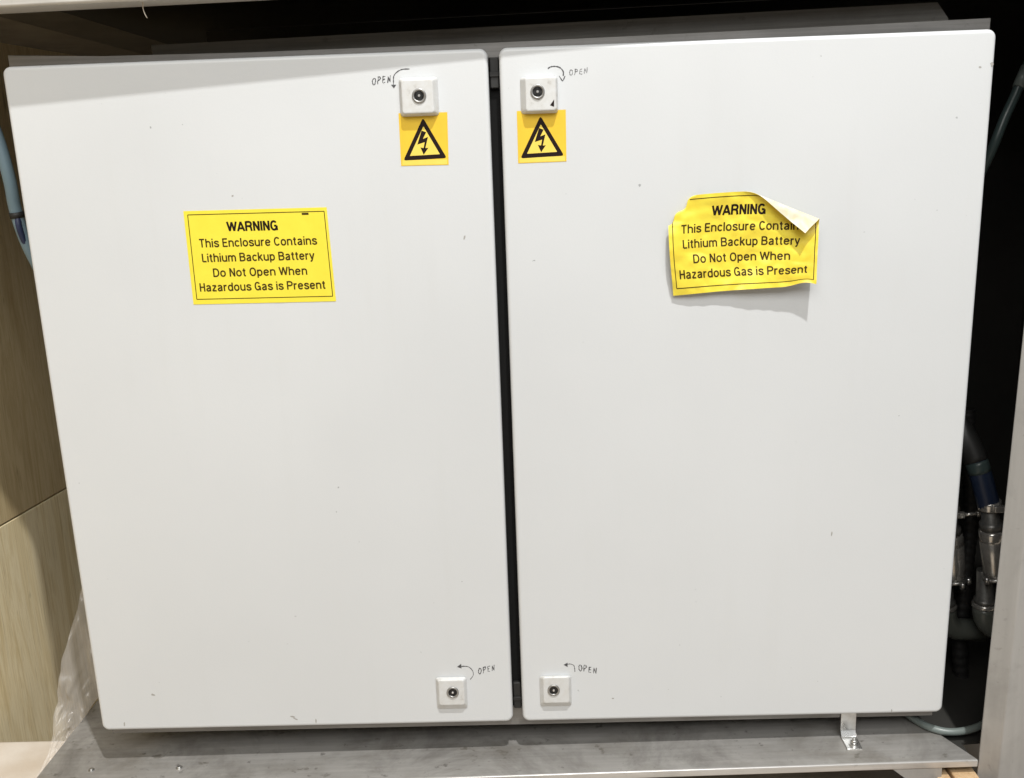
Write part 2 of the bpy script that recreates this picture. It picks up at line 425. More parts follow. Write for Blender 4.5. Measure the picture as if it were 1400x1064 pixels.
# locks: housing > nothing deeper (door is the part, lock pieces are sub-parts)
def lock(door, front, base, depth, cyl, kind, spin):
    fx0, fx1, fz0, fz1 = front; bx0, bx1, bz0, bz1 = base
    bb = MB()
    prof = [(.0016, 0), (.0006, .00025), (0, .0010)]
    rings = []
    for ins, d in prof:
        rings.append([bb.bm.verts.new((x, -depth + d, z)) for x, z in rrect(fx0 + ins, fx1 - ins, fz0 + ins, fz1 - ins, .0026 - ins * .6, 4)])
    rings.append([bb.bm.verts.new((x, -.0006, z)) for x, z in rrect(bx0, bx1, bz0, bz1, .003, 4)])
    k = len(rings[0]); fs = []
    for a, c in zip(rings, rings[1:]):
        for i in range(k): fs.append(bb.bm.faces.new((a[i], a[(i + 1) % k], c[(i + 1) % k], c[i])))
    bb._m(fs, True); bb._m([bb.bm.faces.new(rings[0][::-1]), bb.bm.faces.new(rings[-1])])
    for f in fs: f.smooth = False
    build(bb, 'lock_housing', M_LOCK, door)
    cx, cz = cyl; y = -depth
    bb = MB()
    R = .0072
    # bezel ring
    rg = [(R, y + .0002), (R, y - .0010), (R - .0008, y - .0016), (R - .0022, y - .0012), (R - .0024, y + .0028)]
    rings = []
    for r, yy in rg: rings.append([bb.bm.verts.new((cx + r * math.cos(a), yy, cz + r * math.sin(a))) for a in [2 * math.pi * i / 28 for i in range(28)]])
    fs = []
    for a, c in zip(rings, rings[1:]):
        for i in range(28): fs.append(bb.bm.faces.new((a[i], a[(i + 1) % 28], c[(i + 1) % 28], c[i])))
    bb._m(fs, True)
    bb.mi = 1; rr = R - .0023
    bb.face([(cx + rr * math.cos(2 * math.pi * i / 24), y - .0006, cz + rr * math.sin(2 * math.pi * i / 24)) for i in range(24)])
    # double-bit insert: two dark wings, a pin
    bb.mi = 2
    c_, s_ = math.cos(spin), math.sin(spin)
    def rp_(u, v): return (cx + u * c_ - v * s_, cz + u * s_ + v * c_)
    for sg in (1, -1):
        pts = [rp_(sg * u, v) for u, v in ((.0012, .0022), (.0046, .0014), (.0046, .0046 * .6), (.002, .0046))]
        for flip in (1, -1):
            pp = [rp_(sg * u, v * flip) for u, v in ((.0008, .0026), (.0048, .0016), (.0036, .0038), (.0008, .0050))]
            bb.prism(pp, y - .0012, y - .0004)
    bb.mi = 3; bb.tube([(cx, y - .0003, cz), (cx, y - .0017, cz)], [.0014, .0011], 14)
    build(bb, 'lock_cylinder', [M_CHROME, M_HOLE, M_WING, M_PIN], door)
def frect(px0, px1, py0, py1, d):
    a = aty(px0, py0, -d); c = aty(px1, py1, -d); return (a.x, c.x, c.z, a.z)
def cpos(px, py, d):
    p = aty(px, py, -d); return (p.x, p.z)
lock(doors['l'], frect(547.5, 594, 109, 154.5, .009), frect(545, 600.5, 107, 158, 0), .009, cpos(573, 131, .009), 0, math.radians(100))
lock(doors['r'], frect(717.5, 761, 106, 151, .009), frect(711, 763, 106, 154.5, 0), .009, cpos(735, 125.5, .009), 0, math.radians(3))
lock(doors['l'], frect(598.5, 636, 930.5, 964.5, .006), frect(595.5, 639.5, 926, 968, 0), .006, cpos(619, 946.5, .006), 0, math.radians(62))
lock(doors['r'], frect(742, 779, 926.5, 961.5, .006), frect(737.5, 781.5, 924, 964.5, 0), .006, cpos(757, 943.5, .006), 0, math.radians(5))

# pen marks on the doors
LET = {'O': [[(.25, .02), (.05, .25), (.03, .7), (.25, 1), (.5, .9), (.6, .5), (.48, .1), (.25, .02)]],
       'P': [[(.1, -.05), (.15, 1)], [(.1, .95), (.45, 1.0), (.58, .75), (.4, .5), (.14, .45)]],
       'E': [[(.55, .95), (.15, .9), (.12, .05), (.55, .05)], [(.13, .5), (.48, .52)]],
       'N': [[(.08, .0), (.14, .95), (.5, .08), (.58, 1.05)]]}
PY = -.00012
def pxz(px, py): p = aty(px, py, 0); return (p.x, p.z)
def write(mb, x, y, dx, dy, h, w):
    for k, ch in enumerate('OPEN'):
        ox, oy = x + dx * k, y + dy * k
        jit = random.uniform(-.08, .08)
        for st in LET[ch]:
            fine = []
            for (a0, b0), (a1, b1) in zip(st, st[1:]):
                for q in range(3): fine.append((a0 + (a1 - a0) * q / 3, b0 + (b1 - b0) * q / 3))
            fine.append(st[-1])
            mb.ribbon([pxz(ox + a * dx * 1.15 + random.uniform(-.42, .42), oy - (c + jit) * h + dy * a + random.uniform(-.48, .48)) for a, c in fine], w, PY)
def arc(mb, pts, w):
    fine = []
    P_ = [Vector(p) for p in pts]
    for i in range(len(P_) - 1):
        p0 = P_[max(0, i - 1)]; p1 = P_[i]; p2 = P_[i + 1]; p3 = P_[min(len(P_) - 1, i + 2)]
        for q in range(5):
            t = q / 5
            fine.append(.5 * ((2 * p1) + (p2 - p0) * t + (2 * p0 - 5 * p1 + 4 * p2 - p3) * t * t + (3 * p1 - p0 - 3 * p2 + p3) * t ** 3))
    fine.append(P_[-1])
    mb.ribbon([pxz(p.x, p.y) for p in fine], w, PY - .00003)
def tri(mb, pts):
    mb.face([(pxz(*p)[0], PY - .00006, pxz(*p)[1]) for p in pts])
def speck(mb, px, py, rx, ry, rot=0):
    c = []
    for i in range(9):
        a = 2 * math.pi * i / 9; r = random.uniform(.7, 1.2)
        u, v = rx * r * math.cos(a), ry * r * math.sin(a)
        c.append((px + u * math.cos(rot) - v * math.sin(rot), py + u * math.sin(rot) + v * math.cos(rot)))
    mb.face([(pxz(*p)[0], PY, pxz(*p)[1]) for p in c])
b = MB(); write(b, 509, 116.5, 6.8, -1.0, 9.5, .0010)
arc(b, [(560, 94.5), (550, 95), (543, 98.5), (538.5, 104), (538, 111), (538, 118)], .0010)
tri(b, [(534.5, 116), (541.8, 116), (538.5, 121)]); build(b, 'pen_marking', M_PEN, doors['l'], normals=False)
b = MB(); write(b, 654, 922.5, 6.0, -1.5, 8, .0011)
arc(b, [(629, 911.5), (635, 911), (641, 912), (646, 917), (647, 923), (643, 929)], .0011)
tri(b, [(625, 911.8), (630.5, 907.5), (631, 914)]); build(b, 'pen_marking', M_PEN, doors['l'], normals=False)
b = MB(); arc(b, [(749, 94), (753, 91.5), (760, 91), (766, 93), (770, 98), (770, 104)], .0012)
arc(b, [(764.5, 104), (767, 108), (769.5, 110.5), (772.5, 104)], .0011)
build(b, 'pen_marking', M_PEN, doors['r'], normals=False)
b = MB(); write(b, 778.5, 103.5, 6.6, -.8, 7.5, .0009); build(b, 'pen_marking', M_PENF, doors['r'], normals=False)
b = MB(); write(b, 791, 916.5, 6.6, 1.4, 8.5, .0011)
arc(b, [(773, 909), (779, 907.8), (784, 909.5), (785.5, 913), (786, 918.5)], .0011)
tri(b, [(770.5, 909), (776, 906), (776, 912)]); build(b, 'pen_marking', M_PEN, doors['r'], normals=False)
# printed mark on the upper right lock and little nick on the upper left one
b = MB(); q = [aty(px, py, -.0092) for px, py in ((752, 144), (757.6, 136), (757.6, 146))]
b.face(q); build(b, 'printed_mark', M_INK, doors['r'], normals=False)
# scuffs in the paint
for a in ((635, 325, 1.2, 4, .2), (318, 268, 1.6, 1.4, 0), (209, 950, 3, 1.3, .3), (400, 980, 4, 1.1, .1), (432, 986, 1, 3.5, 0), (404, 983, 3, 1, .4), (170, 990, 1, 3, 0)): 
    b = MB(); speck(b, *a); build(b, 'scuff_mark', M_SCUFF, doors['l'], normals=False)
for a in ((1137, 730, 1.0, 4, .1), (1356, 88, 2.4, 3.4, 0), (1340, 92, 2.2, 1.6, 0), (1219, 972, 1, 3, 0), (838, 955, 2, 1, .1)): 
    b = MB(); speck(b, *a); build(b, 'scuff_mark', M_SCUFF, doors['r'], normals=False)

# mounting bracket under the right door: strap down, foot forward, bolt
brx = .3965
b = MB()
pr = [(.0150, -.002), (.0150, -.030), (.0110, -.0365), (-.012, -.0375), (-.012, -.0399), (.0120, -.0390), (.0172, -.0315), (.0172, -.002)]
b.prism(pr, brx - .0095, brx + .0085, axis=0, bev=.0004)
brk = build(b, 'mounting_bracket', M_ZINC, enc)
b = MB(); c = (brx + .001, -.003)
b.tube([(c[0], c[1], -.0376), (c[0], c[1], -.0362)], .0062, 18); b.tube([(c[0], c[1], -.0362), (c[0], c[1], -.0312)], [.0042, .0040], 6)
b.tube([(c[0], c[1], -.0312), (c[0], c[1], -.0285)], .0022, 10)
build(b, 'bolt', M_ZINC, brk)

# ------------------------------------------------------------------ writing
def smooth(pts, k=6):
    out = []
    for i in range(len(pts) - 1):
        p0, p1, p2, p3 = pts[max(0, i - 1)], pts[i], pts[i + 1], pts[min(len(pts) - 1, i + 2)]
        for j in range(k):
            t = j / k; out.append(.5 * ((2 * p1) + (p2 - p0) * t + (2 * p0 - 5 * p1 + 4 * p2 - p3) * t * t + (3 * p1 - p0 - 3 * p2 + p3) * t ** 3))
    return out + [pts[-1]]
# condensed grotesque lettering, drawn as pen paths on a cap height of 1
def el(cx, cy, rx, ry, a0, a1, k=18, e=2.2):
    out = []
    for i in range(k + 1):
        a = math.radians(a0 + (a1 - a0) * i / k); c, s = math.cos(a), math.sin(a)
        out.append((cx + rx * math.copysign(abs(c) ** (2 / e), c), cy + ry * math.copysign(abs(s) ** (2 / e), s)))
    return out
def crv(*p):
    return [(q.x, q.y) for q in smooth([Vector(a) for a in p], 5)]
def arch(cx, rx): return [(cx - rx, .42)] + el(cx, .46, rx, .215, 180, 0, 12)
GL = {
 'o': (.50, [el(.25, .37, .19, .305, 0, 360, 28)]), 'n': (.50, [[(.07, 0), (.07, .74)], arch(.25, .18) + [(.43, 0)]]),
 'h': (.50, [[(.07, 0), (.07, 1)], arch(.25, .18) + [(.43, 0)]]),
 'm': (.76, [[(.07, 0), (.07, .74)], arch(.225, .155) + [(.38, 0)], arch(.535, .155) + [(.69, 0)]]),
 'u': (.50, [[(.07, .74), (.07, .28)] + el(.25, .28, .18, .215, 180, 360, 12), [(.43, .74), (.43, 0)]]),
 'i': (.14, [[(.07, 0), (.07, .74)], [(.07, .87), (.07, 1)]]), 'l': (.14, [[(.07, 0), (.07, 1)]]),
 's': (.45, [crv((.40, .53), (.36, .64), (.22, .68), (.09, .62), (.08, .49), (.2, .405), (.32, .34), (.40, .26), (.39, .13), (.24, .06), (.1, .11), (.05, .23))]),
 'e': (.50, [[(.07, .385)] + el(.25, .37, .19, .305, 3, 325, 26)]), 'c': (.45, [el(.24, .37, .18, .305, 38, 322, 22)]),
 'a': (.49, [el(.235, .51, .155, .17, 165, 0, 10) + [(.39, .0)], crv((.39, .42), (.22, .375), (.09, .28), (.08, .15), (.17, .06), (.3, .10), (.39, .22))]),
 't': (.30, [[(.14, .92), (.14, .17)] + crv((.14, .17), (.18, .075), (.28, .065)), [(.01, .685), (.27, .685)]]),
 'r': (.32, [[(.07, 0), (.07, .74)], crv((.07, .46), (.13, .62), (.30, .68))]),
 'k': (.46, [[(.07, 0), (.07, 1)], [(.40, .74), (.08, .31)], [(.19, .43), (.43, 0)]]),
 'p': (.50, [[(.07, -.22), (.07, .74)], el(.25, .37, .18, .305, 0, 360, 26)]), 'd': (.50, [[(.43, 0), (.43, 1)], el(.25, .37, .18, .305, 0, 360, 26)]),
 'y': (.44, [[(.03, .74), (.225, .03)], [(.41, .74), (.225, .03)] + crv((.225, .03), (.16, -.155), (.05, -.185))]),
 'z': (.42, [[(.04, .675), (.37, .675), (.03, .065), (.39, .065)]]),
 'W': (.76, [[(.02, 1), (.20, .04), (.38, .96), (.56, .04), (.74, 1)]]), 'A': (.56, [[(.02, 0), (.28, .97), (.54, 0)], [(.11, .29), (.45, .29)]]),
 'B': (.56, [[(.07, 0), (.07, 1)], [(.07, .935)] + el(.28, .73, .19, .205, 90, -90, 12) + [(.07, .525)], [(.28, .525)] + el(.28, .295, .22, .23, 90, -90, 12) + [(.07, .065)]]),
 'R': (.57, [[(.07, 0), (.07, 1)], [(.07, .935)] + el(.29, .715, .2, .22, 90, -90, 12) + [(.07, .495)], crv((.33, .49), (.45, .38), (.47, .2), (.50, 0))]),
 'P': (.55, [[(.07, 0), (.07, 1)], [(.07, .935)] + el(.28, .70, .22, .235, 90, -90, 14) + [(.07, .465)]]),
 'N': (.52, [[(.07, 0), (.07, 1)], [(.07, .98), (.45, .02)], [(.45, 0), (.45, 1)]]), 'I': (.14, [[(.07, 0), (.07, 1)]]),
 'G': (.58, [el(.28, .5, .22, .435, 40, 352, 26) + [(.50, .47), (.29, .47)], [(.50, .47), (.51, 0)]]), 'C': (.54, [el(.28, .5, .22, .435, 38, 322, 26)]),
 'O': (.58, [el(.29, .5, .23, .435, 0, 360, 30)]), 'D': (.56, [[(.07, 0), (.07, 1)], [(.07, .935)] + el(.24, .5, .26, .435, 90, -90, 18) + [(.07, .065)]]),
 'T': (.50, [[(.01, .935), (.49, .935)], [(.25, .935), (.25, 0)]]), 'E': (.48, [[(.07, 0), (.07, 1)], [(.07, .935), (.46, .935)], [(.07, .52), (.42, .52)], [(.07, .065), (.47, .065)]]),
 'L': (.42, [[(.07, 1), (.07, .065), (.41, .065)]]), 'H': (.52, [[(.07, 0), (.07, 1)], [(.45, 0), (.45, 1)], [(.07, .52), (.45, .52)]]),
}
def put_text(mb, body, u0, u1, vbase, cap, fn, weight):
    x = 0; run = []
    for ch in body:
        if ch == ' ': x += .25; continue
        a, st = GL[ch]
        for s_ in st: run.append([(x + p[0], p[1]) for p in s_])
        x += a + .075
    parts_ = []
    tot = x - .075; kx = (u1 - u0) / tot
    for j, s_ in enumerate(run):
        q = [Vector((u0 + p[0] * kx, vbase + p[1] * cap)) for p in s_]
        q = [p for i, p in enumerate(q) if i == 0 or (p - q[i - 1]).length > 1e-6]
        cut = [i for i in range(1, len(q) - 1) if (q[i] - q[i - 1]).normalized().dot((q[i + 1] - q[i]).normalized()) < .25]
        parts_ += [q[a:b_ + 1] for a, b_ in zip([0] + cut, cut + [len(q) - 1])]
    for j, q in enumerate(parts_):
        d_ = [q[0]]
        for a, b_ in zip(q, q[1:]):
            k = max(1, int((b_ - a).length / .0011))
            d_ += [a.lerp(b_, (i + 1) / k) for i in range(k)]
        q = d_
        closed = (q[0] - q[-1]).length < 1e-5
        prev = None
        for i, p in enumerate(q):
            a = q[i] - q[i - 1] if i else (q[-1] - q[-2] if closed else q[1] - q[0])
            b_ = q[i + 1] - q[i] if i < len(q) - 1 else (q[1] - q[0] if closed else q[-1] - q[-2])
            a, b_ = a.normalized(), b_.normalized()
            n0 = Vector((-a.y, a.x)); n1 = Vector((-b_.y, b_.x)); nn = n0 + n1
            nn = nn.normalized() if nn.length > .2 else n0
            w = weight * cap / 2 / max(.42, nn.dot(n0))
            c = tuple(mb.bm.verts.new(fn(p.x + nn.x * w * sg, p.y + nn.y * w * sg, .00001 * (j % 5))) for sg in (1, -1))
            if prev: mb._m([mb.bm.faces.new((prev[0], prev[1], c[1], c[0]))])
            prev = c
def put_line(mb, p, q, w, fn, k=40):
    (u0, v0), (u1, v1) = p, q; L = math.hypot(u1 - u0, v1 - v0); nu, nv = -(v1 - v0) / L * w / 2, (u1 - u0) / L * w / 2
    prev = None
    for i in range(k + 1):
        t = i / k; u, v = u0 + (u1 - u0) * t, v0 + (v1 - v0) * t
        c = (mb.bm.verts.new(fn(u + nu, v + nv)), mb.bm.verts.new(fn(u - nu, v - nv)))
        if prev: mb._m([mb.bm.faces.new((prev[0], prev[1], c[1], c[0]))])
        prev = c
SW, SHT = .150, .0985
LINES = [('WARNING', .280, .650, .152, .205), ('This Enclosure Contains', .062, .925, .338, .168), ('Lithium Backup Battery', .070, .895, .512, .168),
         ('Do Not Open When', .140, .832, .690, .168), ('Hazardous Gas is Present', .030, .955, .862, .168)]
BX0, BX1, BZ0, BZ1 = .0042, SW - .0030, .0055, SHT - .0040
def warning_sticker(fn, name, label, ymat, nu, nv, org, skip=None):
    """fn(u, v, n): sticker coordinates in metres -> world; n = height above the printed face"""
    bb = MB()
    grid = [[bb.bm.verts.new(fn(SW * i / nu, SHT * j / nv, 0)) for i in range(nu + 1)] for j in range(nv + 1)]
    gb = [[bb.bm.verts.new(fn(SW * i / nu, SHT * j / nv, -.00022)) for i in range(nu + 1)] for j in range(nv + 1)]
    for j in range(nv):
        for i in range(nu):
            f = bb.bm.faces.new((grid[j][i], grid[j][i + 1], grid[j + 1][i + 1], grid[j + 1][i])); f.smooth = True
            u = (i + .5) / nu * SW; v = (j + .5) / nv * SHT
            f.material_index = 0
            f = bb.bm.faces.new((gb[j][i], gb[j + 1][i], gb[j + 1][i + 1], gb[j][i + 1])); f.smooth = True; f.material_index = 1
    edge = [(0, i) for i in range(nu)] + [(j, nu) for j in range(nv)] + [(nv, i) for i in range(nu, 0, -1)] + [(j, 0) for j in range(nv, 0, -1)]
    for (a, c), (a2, c2) in zip(edge, edge[1:] + edge[:1]):
        f = bb.bm.faces.new([bb.bm.verts.new(q.co) for q in (grid[a][c], gb[a][c], gb[a2][c2], grid[a2][c2])]); f.material_index = 0
    o = build(bb, name, [ymat, M_BACK], None, org, normals=False)
    tag(o, label, 'sticker')
    bb = MB(); f2 = lambda u, v, e=0: fn(u, v, .00016 + e)
    for p, q in (((BX0, BZ0), (BX1, BZ0)), ((BX1, BZ0), (BX1, BZ1)), ((BX1, BZ1), (BX0, BZ1)), ((BX0, BZ1), (BX0, BZ0))):
        put_line(bb, p, q, .0008, f2, 60)
    build(bb, 'printed_border', M_BROWNINK, o, normals=False)
    bw, bh = BX1 - BX0, BZ1 - BZ0
    for k, (t, a, c, base, bold) in enumerate(LINES):
        bb = MB(); put_text(bb, t, BX0 + a * bw, BX0 + c * bw, BZ1 - (base + .052) * bh if k == 0 else BZ1 - (base + .046) * bh, (.112 if k == 0 else .100) * bh, f2, bold)
        build(bb, 'heading' if k == 0 else 'text_line', M_INK if k == 0 else M_BROWNINK, o, normals=False)
    bb = MB(); bb_f = [f2(BX0 + u * bw, BZ1 - v * bh) for u, v in ((.835, .012), (.885, .012), (.885, .036), (.835, .036))]
    bb.face(bb_f); build(bb, 'small_print', M_BROWNINK, o, normals=False)
    return o
def bil(c, s, t):
    BL, BR, TR, TL = c
    return (BL * (1 - s) + BR * s) * (1 - t) + (TL * (1 - s) + TR * s) * t
# flat one on the left door
cl = [aty(*p, -.0004) for p in ((264.5, 416.5), (459.5, 412), (446.5, 283.5), (250.5, 288.8))]
def flat_fn(u, v, n):
    p = bil(cl, u / SW, v / SHT)
    return Vector((p.x, -.0004 - n - .0003 * max(0, noise.noise(Vector((u * 60, v * 60, 1)))), p.z))
warning_sticker(flat_fn, 'warning_sticker', 'flat yellow warning sticker lying smooth on the left door', M_YEL, 30, 20, cl[0])

# peeling one on the right door
lift = (.004, .019, .006, .006)
cr = [aty(px, py, -h) for (px, py), h in zip(((920.5, 397.5), (1115.5, 391.5), (1121, 265), (915, 271)), lift)]
def rollfold(s, r, tilt, n):
    """distance s past the crease -> (new distance along, height) for a sheet rolled towards the viewer"""
    ph = min(max(s, 0) / r, math.pi)
    if s <= 0: return s, n
    if s < math.pi * r: return r * math.sin(ph) - n * math.sin(ph), r * (1 - math.cos(ph)) + n * math.cos(ph)
    e = s - math.pi * r
    return -e * math.cos(tilt), 2 * r + e * math.sin(tilt) + 14 * e * e - n
A1, B1 = Vector((.47 * SW, SHT)), Vector((SW, .665 * SHT))          # crease of the curled right corner
T1 = (B1 - A1).normalized(); N1 = Vector((-T1.y, T1.x)); N1 = N1 if N1.x > 0 else -N1
A2, B2 = Vector((0, .70 * SHT)), Vector((.175 * SW, SHT))            # crease of the corner tucked behind on the left
T2 = (B2 - A2).normalized(); N2 = Vector((-T2.y, T2.x)); N2 = N2 if N2.x < 0 else -N2
def peel_fn(u, v, n):
    p = Vector((u, v)); h = n
    s = (p - A1).dot(N1)
    if s > 0:
        d, hh = rollfold(s, .0032 + .0026 * max(0, min(1, (p - A1).dot(T1) / (B1 - A1).length)), .06, n); p = p + N1 * (d - s); h = hh
    s2 = (p - A2).dot(N2)
    # ragged crumple along the tucked corner
    s2 += .0022 * math.sin((p - A2).dot(T2) * 330) * max(0, 1 - abs(s2) / .012)
    if s2 > 0:
        d, hh = rollfold(s2, .0009, .05, -n); p = p + N2 * (d - s2); h = -hh
    a, c = p.x / SW, p.y / SHT
    q = bil(cr, a, c)
    L = bil(lift, min(max(a, -.1), 1.1), min(max(c, -.1), 1.1))
    ac, cc = min(max(a, 0), 1), min(max(c, 0), 1)
    belly = math.sin(math.pi * ac) * math.sin(math.pi * (.15 + .85 * cc) )
    L -= .0042 * max(0, belly)
    L += .0011 * math.sin(a * 7 + c * 3) * (1 - cc * .5) + .0007 * math.sin(a * 13 - c * 9) + .0012 * noise.noise(Vector((a * 3, c * 3, 4))) + .0010 * abs(noise.noise(Vector((a * 7 + c * 4, c * 6 - a * 2, 8)))) + .0007 * noise.noise(Vector((a * 15, c * 11, 2)))
    # dimples below the curled corner
    L += .0022 * math.exp(-((a - .80) ** 2 / .01 + (c - .62) ** 2 / .02)) - .0016 * math.exp(-((a - .17) ** 2 / .006 + (c - .86) ** 2 / .012))
    z = q.z + .0045 * math.sin(math.pi * ac) * cc * cc
    x = q.x + .0030 * math.sin(math.pi * cc) * (1 - ac) * -1 
    z += (-.0055 * (1 - ac) ** 2 + .0042 * math.exp(-((ac - .93) / .09) ** 2)) * (1 - cc) ** 9
    L += .0045 * math.exp(-(ac / .12) ** 2) * math.sin(math.pi * min(1, cc * 1.35))
    return Vector((x, -max(L, .0012) - h, z))
warning_sticker(peel_fn, 'warning_sticker', 'peeling yellow warning sticker with curled white corner on the right door', M_YEL2, 130, 86, cr[0])

# high voltage stickers
def hazard(corners, tripx, boltoff, label, shift):
    c3 = [aty(*p, -.0003) for p in corners]
    bb = MB()
    def fn(s, t, n=0): q = bil(c3, s, t); return Vector((q.x, -.0003 - n, q.z))
    k = 8
    G = [[bb.bm.verts.new(fn(i / k, j / k)) for i in range(k + 1)] for j in range(k + 1)]
    for j in range(k):
        for i in range(k): bb._m([bb.bm.faces.new((G[j][i], G[j][i + 1], G[j + 1][i + 1], G[j + 1][i]))])
    o = build(bb, 'hazard_sticker', M_AMBER, None, c3[0], normals=False); tag(o, label, 'sticker', 'high voltage stickers under the upper locks')
    def P(px, py, n): p = aty(px, py, 0); return Vector((p.x, -.0003 - n, p.z))
    tv = [Vector(p) for p in tripx]; cen = sum(tv, Vector((0, 0))) / 3
    bb = MB(); w0, w1 = fn(.03, .012, .00006), fn(.97, .012, .00006); w2, w3 = fn(.97, .105, .00006), fn(.03, .105, .00006)
    bb.face([w0, w1, w2, w3]); build(bb, 'pale_margin', M_AMBERP, o, normals=False)
    # rounded outer triangle and inner triangle
    def rtri(scale, r):
        out = []
        V_ = [cen + (p - cen) * scale for p in tv]
        for i in range(3):
            p = V_[i]; a = (V_[i - 1] - p).normalized(); c = (V_[(i + 1) % 3] - p).normalized()
            for q in range(5):
                t = q / 4; out.append(p + a * r * (1 - t) ** 2 + c * r * t * t)
        return out
    out = rtri(1.0, 4.2); inn = rtri(.69, .8)
    bb = MB()
    vo = [bb.bm.verts.new(P(p.x, p.y, .00008)) for p in out]; vi = [bb.bm.verts.new(P(p.x, p.y, .00008)) for p in inn]
    for i in range(15): bb._m([bb.bm.faces.new((vo[i], vo[(i + 1) % 15], vi[(i + 1) % 15], vi[i]))])
    build(bb, 'warning_triangle', M_INK, o, normals=False)
    bb = MB(); bb.face([P(p.x, p.y, .00005) for p in inn]); build(bb, 'triangle_field', M_AMBERP, o, normals=False)
    bb = MB()
    bx, by = boltoff
    for poly in ([(-1.4, -13), (4.2, -11.0), (.2, -3.0), (6.4, -5.4), (3.0, 9), (.9, 8.6), (2.4, .9), (-6.6, 3.8)],
                 [(-2.8, 7.2), (2.2, 8.2), (6.9, 7.6), (1.2, 16.0)]):
        bb.face([P(bx + x * 1.12, by - 1 + y * 1.14, .00012) for x, y in poly])
    bmesh.ops.triangulate(bb.bm, faces=bb.bm.faces[:])
    build(bb, 'lightning_bolt', M_INK, o, normals=False)
hazard(((548.5, 227), (613.5, 225.5), (611.5, 153.5), (544.8, 155)), ((578.3, 161), (551.5, 219.8), (611, 216.3)), (578, 194.5), 'amber high voltage sticker with black triangle under the left door upper lock', 0)
hazard(((708.5, 223.5), (774.5, 220.8), (773.5, 150), (706.5, 152)), ((738.8, 158.5), (711.5, 216.8), (771.3, 213)), (738.5, 191), 'amber high voltage sticker with black triangle under the right door upper lock', 0)

# ------------------------------------------------------------------ hoses and fittings in the gap on the right
def couple(dx, dy, dz, label, first):
    D = Vector((dx, dy, dz))
    def P(px, py, y=.085): return aty(px + 6, py, y)
    o = thing('hose_coupling', P(1352, 760), label, 'hose coupling')
    R = .0128
    b = MB(); pts = [P(1292, 560, .12), P(1306, 585, .105), P(1321, 612, .093), P(1332, 640), P(1340, 668), P(1346, 692)]
    fine = []
    for i in range(len(pts) - 1):
        p0, p1, p2, p3 = pts[max(0, i - 1)], pts[i], pts[i + 1], pts[min(len(pts) - 1, i + 2)]
        for q in range(6):
            t = q / 6; fine.append(.5 * ((2 * p1) + (p2 - p0) * t + (2 * p0 - 5 * p1 + 4 * p2 - p3) * t * t + (3 * p1 - p0 - 3 * p2 + p3) * t ** 3))
    fine.append(pts[-1])
    b.tube(fine, R, 20); h = build(b, 'hose', M_BLUE, o)
    b = MB(); k = int(len(fine) * .52); b.tube(fine[k:k + 4], R * 1.03, 20); build(b, 'hose_band', M_TEAL, o)
    b = MB(); b.tube(fine[:k + 1], R * 1.06, 20); build(b, 'hose_sleeve', M_RUB, o)
    ax = (P(1357, 795) - P(1348, 690)); ax.normalize(); base = P(1346, 680)
    def along(t): return base + ax * t
    b = MB(); b.tube([along(.004), along(.0055), along(.0135), along(.015)], [R * 1.02, R * 1.08, R * 1.08, R * 1.02], 24)
    s0 = along(.0095) + Vector((.006, -R * 1.15, 0))
    b.box(s0 - Vector((.008, .004, .004)), s0 + Vector((.008, .002, .004)), .001)
    b.tube([s0 + Vector((.007, -.001, 0)), s0 + Vector((.024, -.001, .0015))], .0022, 10)
    b.tube([s0 + Vector((.022, -.001, .0014)), s0 + Vector((.027, -.001, .0017))], .0042, 6)
    build(b, 'hose_clamp', M_FIT, o)
    b = MB(); b.tube([along(.015), along(.032), along(.032), along(.041), along(.041)], [.0105, .0105, .0132, .0132, .010], 20); build(b, 'barb', M_FITD, o)
    b = MB(); b.tube([along(.041), along(.043), along(.0455), along(.048), along(.055), along(.0555), along(.0562), along(.100), along(.103)],
                     [.011, .0148, .0152, .0152, .0152, .0145, .0152, .0138, .0118], 24); build(b, 'sleeve', M_FIT, o)
    fl = along(.106)
    b = MB(); b.tube([along(.1025), along(.1065)], .0155, 24)
    for a in range(5):
        an = 2 * math.pi * a / 5 + 1.1; c = fl + Vector((math.cos(an) * .0165, math.sin(an) * .0165 - .001, 0))
        b.tube([c - ax * .004, c + ax * .004], .0034, 6)
    build(b, 'flange', M_ZINC, o)
    l0 = fl + Vector((-.007, .012, .004)); dn = Vector((.06, .02, -1)).normalized()
    b = MB(); b.tube([l0, l0 + dn * .038, l0 + dn * .038, l0 + dn * .043], [.0105, .0105, .013, .013], 18); build(b, 'lower_barb', M_FITD, o)
    b = MB(); b.tube([l0 + dn * .043, l0 + dn * .0445, l0 + dn * .049, l0 + dn * .0505], [.012, .0150, .0150, .012], 20); build(b, 'union_ring', M_FIT, o)
    b = MB(); e0 = l0 + dn * .0505; pts = [e0 + Vector((.022 * (1 - math.cos(t)), 0, -.030 * math.sin(t))) for t in [i * math.pi / 2 / 9 for i in range(10)]]
    pts += [pts[-1] + Vector((.03, 0, -.002))]
    b.tube([e0 + Vector((0, 0, .001))] + pts[1:], .0142, 20); build(b, 'elbow', M_GREEN, o)
    return o
c1 = couple(0, 0, 0, 'nearer blue hose with clamp, long steel sleeve and elbow beside the post', True)
def copy_tree(o, parent=None):
    c = o.copy(); COL.objects.link(c)
    if parent: c.parent = parent
    for ch in list(o.children): copy_tree(ch, c)
    return c
c2 = copy_tree(c1); c2.location = c1.location + Vector((-.029, .045, -.024)); c2['label'] = 'farther hose coupling half hidden behind the right door edge'


